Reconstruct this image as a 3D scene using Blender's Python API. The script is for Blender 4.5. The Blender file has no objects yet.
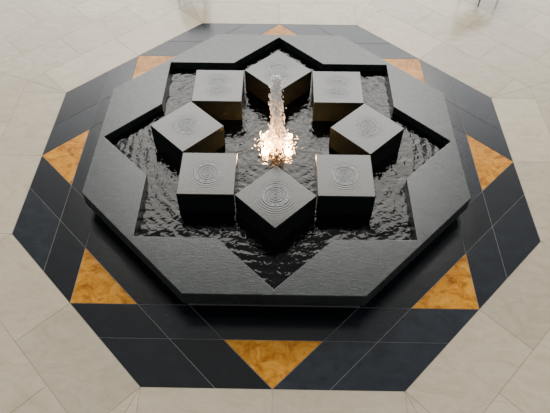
import bpy, bmesh, math, random
from mathutils import Matrix, Vector, noise
random.seed(7)
A=3.0; R=2.1246; Q=2.19; HT=.3458; RB=1.0811; HB=.547; S=.5858*RB; WZ=.24; SLAB=.145
T8=math.tan(math.pi/8)
col=bpy.context.collection
def newobj(name,bm,mats,parent=None):
    me=bpy.data.meshes.new(name); bm.to_mesh(me); bm.free()
    for m in mats: me.materials.append(m)
    o=bpy.data.objects.new(name,me); col.objects.link(o)
    if parent: o.parent=parent
    return o
def empty(name,loc=(0,0,0)):
    e=bpy.data.objects.new(name,None); e.location=loc; col.objects.link(e); return e
# ---------- materials
def mat(name):
    m=bpy.data.materials.new(name); m.use_nodes=True
    nt=m.node_tree; b=nt.nodes['Principled BSDF']; return m,nt,b
def N(nt,t,**k):
    n=nt.nodes.new(t)
    for a,v in k.items():
        if a in n.inputs: n.inputs[a].default_value=v
        else: setattr(n,a,v)
    return n
def coord(nt,scale=(1,1,1),rot=(0,0,0)):
    c=N(nt,'ShaderNodeTexCoord'); mp=N(nt,'ShaderNodeMapping')
    mp.inputs['Scale'].default_value=scale; mp.inputs['Rotation'].default_value=rot
    nt.links.new(c.outputs['Object'],mp.inputs['Vector']); return mp.outputs['Vector']
def noise_n(nt,vec,scale,detail=5,rough=.55,dist=0):
    n=N(nt,'ShaderNodeTexNoise'); n.inputs['Scale'].default_value=scale; n.inputs['Detail'].default_value=detail
    n.inputs['Roughness'].default_value=rough; n.inputs['Distortion'].default_value=dist
    nt.links.new(vec,n.inputs['Vector']); return n.outputs['Fac']
def ramp(nt,fac,stops):
    r=N(nt,'ShaderNodeValToRGB'); el=r.color_ramp.elements
    while len(el)<len(stops): el.new(.5)
    for e,(p,c) in zip(el,stops): e.position=p; e.color=(*c,1)
    nt.links.new(fac,r.inputs['Fac']); return r.outputs['Color']
def math_n(nt,op,a,b=None,c=None):
    n=N(nt,'ShaderNodeMath',operation=op)
    for i,x in enumerate((a,b,c)):
        if x is None: continue
        if isinstance(x,(int,float)): n.inputs[i].default_value=x
        else: nt.links.new(x,n.inputs[i])
    return n.outputs[0]
def radius_n(nt):
    c=N(nt,'ShaderNodeTexCoord'); vm=N(nt,'ShaderNodeVectorMath',operation='MULTIPLY'); vm.inputs[1].default_value=(1,1,0)
    nt.links.new(c.outputs['Object'],vm.inputs[0]); ln=N(nt,'ShaderNodeVectorMath',operation='LENGTH')
    nt.links.new(vm.outputs[0],ln.inputs[0]); return ln.outputs['Value']
def tinted(nt,colr,lo,hi):
    a=N(nt,'ShaderNodeAttribute',attribute_name='tint'); mr=N(nt,'ShaderNodeMapRange')
    mr.inputs['To Min'].default_value=lo; mr.inputs['To Max'].default_value=hi
    nt.links.new(a.outputs['Fac'],mr.inputs['Value'])
    mx=N(nt,'ShaderNodeVectorMath',operation='SCALE')
    nt.links.new(colr,mx.inputs[0]); nt.links.new(mr.outputs['Result'],mx.inputs['Scale']); return mx.outputs['Vector']
def bump(nt,b,h,strength,dist=.01,prev=None):
    bp=N(nt,'ShaderNodeBump'); bp.inputs['Strength'].default_value=strength; bp.inputs['Distance'].default_value=dist
    nt.links.new(h,bp.inputs['Height'])
    if prev: nt.links.new(prev,bp.inputs['Normal'])
    nt.links.new(bp.outputs['Normal'],b.inputs['Normal']); return bp.outputs['Normal']
def slate(name,c0,c1,rough,tint=None,st=.25,spec=.5,rings=False):
    m,nt,b=mat(name); v=coord(nt,(1,1.6,1),(0,0,.5))
    f=noise_n(nt,v,5,8,.65,.6); c=ramp(nt,f,[(.3,c0),(.75,c1)])
    if tint: c=tinted(nt,c,*tint)
    nt.links.new(c,b.inputs['Base Color'])
    f2=noise_n(nt,coord(nt,(1,4,1),(0,0,.6)),14,8,.7,.8); nn=bump(nt,b,f2,st,.006)
    if rings:
        r=radius_n(nt); ph=math_n(nt,'MULTIPLY_ADD',noise_n(nt,coord(nt),9,2),3.0,math_n(nt,'MULTIPLY',r,210))
        s=math_n(nt,'SINE',ph); fall=N(nt,'ShaderNodeMapRange'); fall.inputs['From Min'].default_value=.1; fall.inputs['From Max'].default_value=.29
        fall.inputs['To Min'].default_value=1; fall.inputs['To Max'].default_value=0; nt.links.new(r,fall.inputs['Value'])
        bump(nt,b,math_n(nt,'MULTIPLY',s,fall.outputs['Result']),1,.0009,nn)
    rr=N(nt,'ShaderNodeMapRange'); rr.inputs['To Min'].default_value=rough-.08; rr.inputs['To Max'].default_value=rough+.1
    nt.links.new(f2,rr.inputs['Value']); nt.links.new(rr.outputs['Result'],b.inputs['Roughness'])
    b.inputs['Specular IOR Level'].default_value=spec
    return m
M_floor_slate=slate('dark_slate_inlay',(.003,.004,.006),(.010,.013,.018),.15,(.4,2.4),.16,.48)
M_rim=slate('honed_slate_rim',(.012,.016,.017),(.032,.039,.039),.24,None,.3,.5)
M_block=slate('wet_slate_block',(.004,.006,.006),(.012,.015,.014),.14,None,.16,.5,True)
m,nt,b=mat('golden_marble'); M_gold=m
v=coord(nt,(1,1.3,1),(0,0,.7)); f=noise_n(nt,v,5.0,10,.74,1.1)
c=ramp(nt,f,[(.30,(.12,.03,.002)),(.41,(.38,.13,.005)),(.52,(.60,.245,.012)),(.72,(.76,.41,.07))])
nt.links.new(tinted(nt,c,.85,1.15),b.inputs['Base Color']); b.inputs['Roughness'].default_value=.2; b.inputs['Specular IOR Level'].default_value=.3
m,nt,b=mat('limestone_tile'); M_lime=m
f=noise_n(nt,coord(nt,(1,1.8,1),(0,0,.4)),2.6,9,.74,1.8); c=ramp(nt,f,[(.3,(.435,.36,.245)),(.5,(.51,.435,.315)),(.7,(.58,.50,.375))])
nt.links.new(tinted(nt,c,.88,1.1),b.inputs['Base Color']); b.inputs['Roughness'].default_value=.2
m,nt,b=mat('grout'); M_grout=m; b.inputs['Base Color'].default_value=(.27,.23,.17,1); b.inputs['Roughness'].default_value=.8
m,nt,b=mat('dark_grout'); M_dgrout=m; b.inputs['Base Color'].default_value=(.16,.165,.17,1); b.inputs['Roughness'].default_value=.7
# water
m,nt,b=mat('rippled_water'); M_water=m
b.inputs['Base Color'].default_value=(.001,.0015,.002,1); b.inputs['Roughness'].default_value=.03; b.inputs['IOR'].default_value=1.31
f1=noise_n(nt,coord(nt,(1,1,1)),4,1,.4,.8); f2=noise_n(nt,coord(nt),17,1,.4,.8)
hgt=math_n(nt,'MULTIPLY_ADD',f2,.32,f1)
r=radius_n(nt)
wv=math_n(nt,'SINE',math_n(nt,'MULTIPLY_ADD',f1,9.0,math_n(nt,'MULTIPLY',r,62)))
hgt=math_n(nt,'MULTIPLY_ADD',wv,.05,hgt)
fall=N(nt,'ShaderNodeMapRange'); fall.inputs['From Min'].default_value=.3; fall.inputs['From Max'].default_value=2.2
fall.inputs['To Min'].default_value=1.5; fall.inputs['To Max'].default_value=.6; nt.links.new(r,fall.inputs['Value'])
nn=bump(nt,b,math_n(nt,'MULTIPLY',hgt,fall.outputs['Result']),1.0,.012)
m,nt,b=mat('white_foam'); M_foam=m
b.inputs['Base Color'].default_value=(.97,.98,1,1); b.inputs['Roughness'].default_value=.3
m,nt,b=mat('water_froth'); M_froth=m
b.inputs['Base Color'].default_value=(.5,.52,.52,1); b.inputs['Roughness'].default_value=.15
m,nt,b=mat('lamp_lens'); M_lens=m
b.inputs['Emission Color'].default_value=(1,.5,.16,1); b.inputs['Emission Strength'].default_value=40
m,nt,b=mat('steel'); M_steel=m
b.inputs['Base Color'].default_value=(.25,.25,.26,1); b.inputs['Metallic'].default_value=1; b.inputs['Roughness'].default_value=.35
m,nt,b=mat('dark_upholstery'); M_uph=m
b.inputs['Base Color'].default_value=(.05,.05,.055,1); b.inputs['Roughness'].default_value=.8
# ---------- polygon helpers
def clip(poly,n,d,keep_less=True):
    s=1 if keep_less else -1; out=[]
    for i in range(len(poly)):
        p,q=poly[i],poly[(i+1)%len(poly)]
        dp=s*(p.dot(n)-d); dq=s*(q.dot(n)-d)
        if dp<=1e-9: out.append(p)
        if (dp<-1e-9 and dq>1e-9) or (dp>1e-9 and dq<-1e-9): out.append(p+(q-p)*(dp/(dp-dq)))
    return out
def area(p): return .5*sum(p[i].x*p[(i+1)%len(p)].y-p[(i+1)%len(p)].x*p[i].y for i in range(len(p)))
def inset(p,e):
    r=p
    base=list(p)
    for i in range(len(base)):
        a,b_=base[i],base[(i+1)%len(base)]
        d=b_-a
        if d.length<1e-5: continue
        n=Vector((d.y,-d.x)).normalized()
        r=clip(r,n,a.dot(n)-e)
        if len(r)<3: return []
    return r
def prism(bm,p,z0,z1,mi=0,lay=None,tv=0):
    t=[bm.verts.new((q.x,q.y,z1)) for q in p]; bt=[bm.verts.new((q.x,q.y,z0)) for q in p]
    fs=[bm.faces.new(t),bm.faces.new(bt[::-1])]
    for i in range(len(p)):
        j=(i+1)%len(p); fs.append(bm.faces.new((bt[i],bt[j],t[j],t[i])))
    for f in fs:
        f.material_index=mi
        if lay: f[lay]=tv
def ang(a): return Vector((math.cos(a),math.sin(a)))
NS=[ang(i*math.pi/4) for i in range(8)]
octp=lambda ap:[ang(math.pi/8+i*math.pi/4)*(ap/math.cos(math.pi/8)) for i in range(8)]
# ---------- dark octagonal inlay with gold triangles
H=.834*A; ST=A*math.sqrt(.5)
cells=[octp(A)]
for d in (H,ST):
    for n in NS:
        nc=[]
        for c in cells:
            for k in (True,False):
                q=clip(c,n,d,k)
                if len(q)>=3 and area(q)>1e-4: nc.append(q)
        cells=nc
bm=bmesh.new(); lay=bm.faces.layers.float.new('tint')
prism(bm,octp(A),-.03,-.003,2,lay,.5)
for c in cells:
    ce=sum(c,Vector((0,0)))/len(c)
    if ce.length<1.5: continue
    gold=False
    for i,n in enumerate(NS):
        if ce.dot(n)>H and ce.dot(NS[(i+1)%8])<ST and ce.dot(NS[i-1])<ST: gold=True
    q=inset(c,.0035)
    if len(q)>=3: prism(bm,q,-.01,0,1 if gold else 0,lay,random.random())
inlay=newobj('octagonal_floor_inlay',bm,[M_floor_slate,M_gold,M_dgrout])
# ---------- limestone floor
bm=bmesh.new(); lay=bm.faces.layers.float.new('tint')
g=octp(11.5)
for i in range(8):
    a,b_=octp(A)[i],octp(A)[(i+1)%8]; c_,d_=g[i],g[(i+1)%8]
    prism(bm,[a,c_,d_,b_],-.03,-.003,1,lay,.5)
RW=.62; TL=1.24
for i,n in enumerate(NS):
    tn=Vector((-n.y,n.x))
    row=0; d0=A
    while d0<11.4:
        d1=d0+RW; off=0 if row%2==0 else TL/2
        k=-12
        while k<12:
            x0=k*TL+off; x1=x0+TL
            p=[n*d0+tn*x0,n*d1+tn*x0,n*d1+tn*x1,n*d0+tn*x1]
            e1=ang(i*math.pi/4+math.pi/8+math.pi/2); e2=ang(i*math.pi/4-math.pi/8-math.pi/2)
            p=clip(p,e1,0); 
            if len(p)>=3: p=clip(p,e2,0)
            if len(p)>=3 and abs(area(p))>1e-3:
                if area(p)<0: p=p[::-1]
                p=inset(p,.0022)
                if len(p)>=3: prism(bm,p,-.01,0,0,lay,random.random())
            k+=1
        d0=d1; row+=1
floor=newobj('floor',bm,[M_lime,M_grout])
# ---------- fountain
fountain=empty('octagonal_fountain')
bm=bmesh.new(); prism(bm,octp(1.9),0,SLAB+.005); newobj('plinth',bm,[M_floor_slate],fountain)
bm=bmesh.new()
for i in range(8):
    a0=i*math.pi/4; a1=a0+math.pi/4; am=a0+math.pi/8
    p=[ang(a0)*R,ang(a0)*Q,ang(am)*(Q/math.cos(math.pi/8)),ang(a1)*Q,ang(a1)*R,ang(am)*(R*math.sqrt(.5)/math.cos(math.pi/8))]
    prism(bm,p,SLAB,HT)
bmesh.ops.remove_doubles(bm,verts=bm.verts,dist=1e-4)
bm.verts.index_update()
seen={}
for f in bm.faces: seen.setdefault(frozenset(v.index for v in f.verts),[]).append(f)
bmesh.ops.delete(bm,geom=[f for l in seen.values() if len(l)>1 for f in l],context='FACES_ONLY')
bmesh.ops.recalc_face_normals(bm,faces=bm.faces)
rim=newobj('rim_slab',bm,[M_rim],fountain)
bv=rim.modifiers.new('b','BEVEL'); bv.width=.006; bv.segments=2; bv.limit_method='ANGLE'; bv.angle_limit=.6
bm=bmesh.new()
star=[]
for i in range(8):
    star.append(ang(i*math.pi/4)*(R+.01)); star.append(ang(i*math.pi/4+math.pi/8)*((R+.01)*math.sqrt(.5)/math.cos(math.pi/8)))
ce=bm.verts.new((0,0,WZ)); vs=[bm.verts.new((p.x,p.y,WZ)) for p in star]
for i in range(16): bm.faces.new((ce,vs[i],vs[(i+1)%16]))
newobj('basin_water',bm,[M_water],fountain)
# blocks
for i in range(8):
    a=i*math.pi/4; c=ang(a)*RB; h=S/2-.003
    rot=0 if i%2 else math.pi/4
    bm=bmesh.new()
    prism(bm,[Vector((x,y)) for x,y in ((-h,-h),(h,-h),(h,h),(-h,h))],SLAB,HB)
    o=newobj('block_%d'%(i+1),bm,[M_block],fountain); o.location=(c.x,c.y,0); o.rotation_euler=(0,0,rot)
    bv=o.modifiers.new('b','BEVEL'); bv.width=.006; bv.segments=2
    bm=bmesh.new()
    for rad,cnt,sz in ((.135,120,.0038),(.127,60,.0028),(.09,34,.0028)):
        for k in range(cnt):
            th=random.uniform(0,6.283); rr=rad+random.gauss(0,.004)
            r_=sz*random.uniform(.5,1.3)
            bmesh.ops.create_icosphere(bm,subdivisions=1,radius=1,matrix=Matrix.Translation((rr*math.cos(th),rr*math.sin(th),HB+.0005))@Matrix.Rotation(th,4,'Z')@Matrix.Diagonal((r_,r_*2.4,r_*.6,1)))
    for k in range(80):
        th=random.uniform(0,6.283); rr=.12*random.random()**.5; r_=random.uniform(.001,.003)
        bmesh.ops.create_icosphere(bm,subdivisions=1,radius=1,matrix=Matrix.Translation((rr*math.cos(th),rr*math.sin(th),HB+.0005))@Matrix.Diagonal((r_*1.6,r_*1.3,r_*.6,1)))
    for f in bm.faces: f.smooth=True
    w=newobj('block_water_ring_%d'%(i+1),bm,[M_froth],fountain); w.location=(c.x,c.y,0)
# central jet
def blob(bm,c,r,el,sub=1,tilt=.4):
    m4=Matrix.Translation(c)@Matrix.Rotation(random.uniform(-tilt,tilt),4,'X')@Matrix.Rotation(random.uniform(-tilt,tilt),4,'Y')@Matrix.Diagonal((r,r,r*el,1))
    bmesh.ops.create_icosphere(bm,subdivisions=sub,radius=1,matrix=m4)
bm=bmesh.new()
TOP=1.27
for k in range(1500):
    t_=random.random()**.8; z=WZ+(TOP-WZ)*t_
    w=.06*(1-t_)**.6*(.75+.5*random.random())+.045
    sway=.03*math.sin(z*5)
    th=random.uniform(0,2*math.pi); rr=w*abs(random.gauss(0,.5))
    blob(bm,Vector((rr*math.cos(th)+sway*.5,rr*math.sin(th),z)),random.uniform(.006,.014)*(1.15-.2*t_),random.uniform(1.5,4),1,.15)
for k in range(170):
    t_=random.random(); z=WZ+(TOP+.02-WZ)*t_; th=random.uniform(0,6.28); rr=random.uniform(.04,.10)*(1.1-.3*t_)
    blob(bm,Vector((rr*math.cos(th),rr*math.sin(th),z)),random.uniform(.005,.008),1.3)
for k in range(1300):
    th=random.uniform(0,6.28); rr=abs(random.gauss(0,.125)); 
    if rr>.32: continue
    z=WZ+max(0,.34*math.exp(-(rr/.16)**2)*random.random())
    blob(bm,Vector((rr*math.cos(th),rr*math.sin(th),z)),random.uniform(.006,.012),1.5)
for f in bm.faces: f.smooth=True
jet=newobj('water_jet',bm,[M_foam],fountain)
rm=jet.modifiers.new('merge','REMESH'); rm.mode='VOXEL'; rm.voxel_size=.005; rm.use_smooth_shade=True
for k in range(4):
    a=math.pi/4+k*math.pi/2; p=ang(a)*.2
    bm=bmesh.new(); bmesh.ops.create_cone(bm,cap_ends=True,segments=24,radius1=.045,radius2=.045,depth=.03,matrix=Matrix.Translation((p.x,p.y,WZ)))
    newobj('lamp_%d'%(k+1),bm,[M_lens],fountain)
    l=bpy.data.lights.new('fountain_lamp','POINT'); l.energy=30; l.color=(1,.47,.15); l.shadow_soft_size=.04
    lo=bpy.data.objects.new('lamp_glow_%d'%(k+1),l); lo.location=(p.x,p.y,WZ+.08); col.objects.link(lo); lo.parent=fountain
# ---------- chairs at far edge
def chair(x,y,rz):
    e=empty('chair',(x,y,0)); e.rotation_euler=(0,0,rz)
    bm=bmesh.new()
    for sx in (-1,1):
        for sy in (-1,1):
            top=.44 if sy<0 else .85
            a=Vector((sx*.22,sy*.22,0)); b2=Vector((sx*.2,sy*.2,top))
            d=b2-a; m4=Matrix.Translation((a+b2)/2)@d.to_track_quat('Z','Y').to_matrix().to_4x4()
            bmesh.ops.create_cone(bm,cap_ends=True,segments=12,radius1=.013,radius2=.013,depth=d.length,matrix=m4)
    newobj('legs',bm,[M_steel],e)
    bm=bmesh.new(); bmesh.ops.create_cube(bm,size=1,matrix=Matrix.Translation((0,0,.46))@Matrix.Diagonal((.48,.48,.06,1)))
    s=newobj('seat',bm,[M_uph],e); s.modifiers.new('b','BEVEL').width=.02
    bm=bmesh.new(); bmesh.ops.create_cube(bm,size=1,matrix=Matrix.Translation((0,.2,.74))@Matrix.Diagonal((.46,.04,.28,1)))
    s=newobj('backrest',bm,[M_uph],e); s.modifiers.new('b','BEVEL').width=.015
chair(-1.5,3.95,0); chair(3.4,3.9,.5)
# ---------- world: daylight atrium, brighter toward the glazed far side
w=bpy.data.worlds.new('atrium_daylight'); bpy.context.scene.world=w; w.use_nodes=True
nt=w.node_tree; bg=nt.nodes['Background']
tc=N(nt,'ShaderNodeTexCoord'); sp=N(nt,'ShaderNodeSeparateXYZ'); nt.links.new(tc.outputs['Generated'],sp.inputs[0])
mr=N(nt,'ShaderNodeMapRange',interpolation_type='SMOOTHSTEP'); mr.inputs['From Min'].default_value=.3; mr.inputs['From Max'].default_value=1.0
nt.links.new(sp.outputs['Y'],mr.inputs['Value'])
c=ramp(nt,mr.outputs['Result'],[(0,(.6,.6,.58)),(.5,(1.1,1.1,1.08)),(1,(9.5,9.5,9.4))])
nt.links.new(c,bg.inputs['Color']); bg.inputs['Strength'].default_value=.74
l=bpy.data.lights.new('skylight','AREA'); l.shape='RECTANGLE'; l.size=11; l.size_y=6; l.energy=1500; l.color=(1,.965,.89)
lo=bpy.data.objects.new('skylight_panel',l); lo.location=(0,9.2,9.5); col.objects.link(lo); lo.rotation_euler=(-.5,0,0)
# ---------- camera
cam=bpy.data.cameras.new('camera');co=bpy.data.objects.new('camera',cam);col.objects.link(co)
cam.sensor_width=36;cam.lens=566.0845*36/550
co.matrix_world=Matrix.Translation((.0419,-5.0296,5.1972))@Matrix.Rotation(.0125,4,'Z')@Matrix.Rotation(math.pi/2-.8861,4,'X')@Matrix.Rotation(.0044,4,'Z')
bpy.context.scene.camera=co
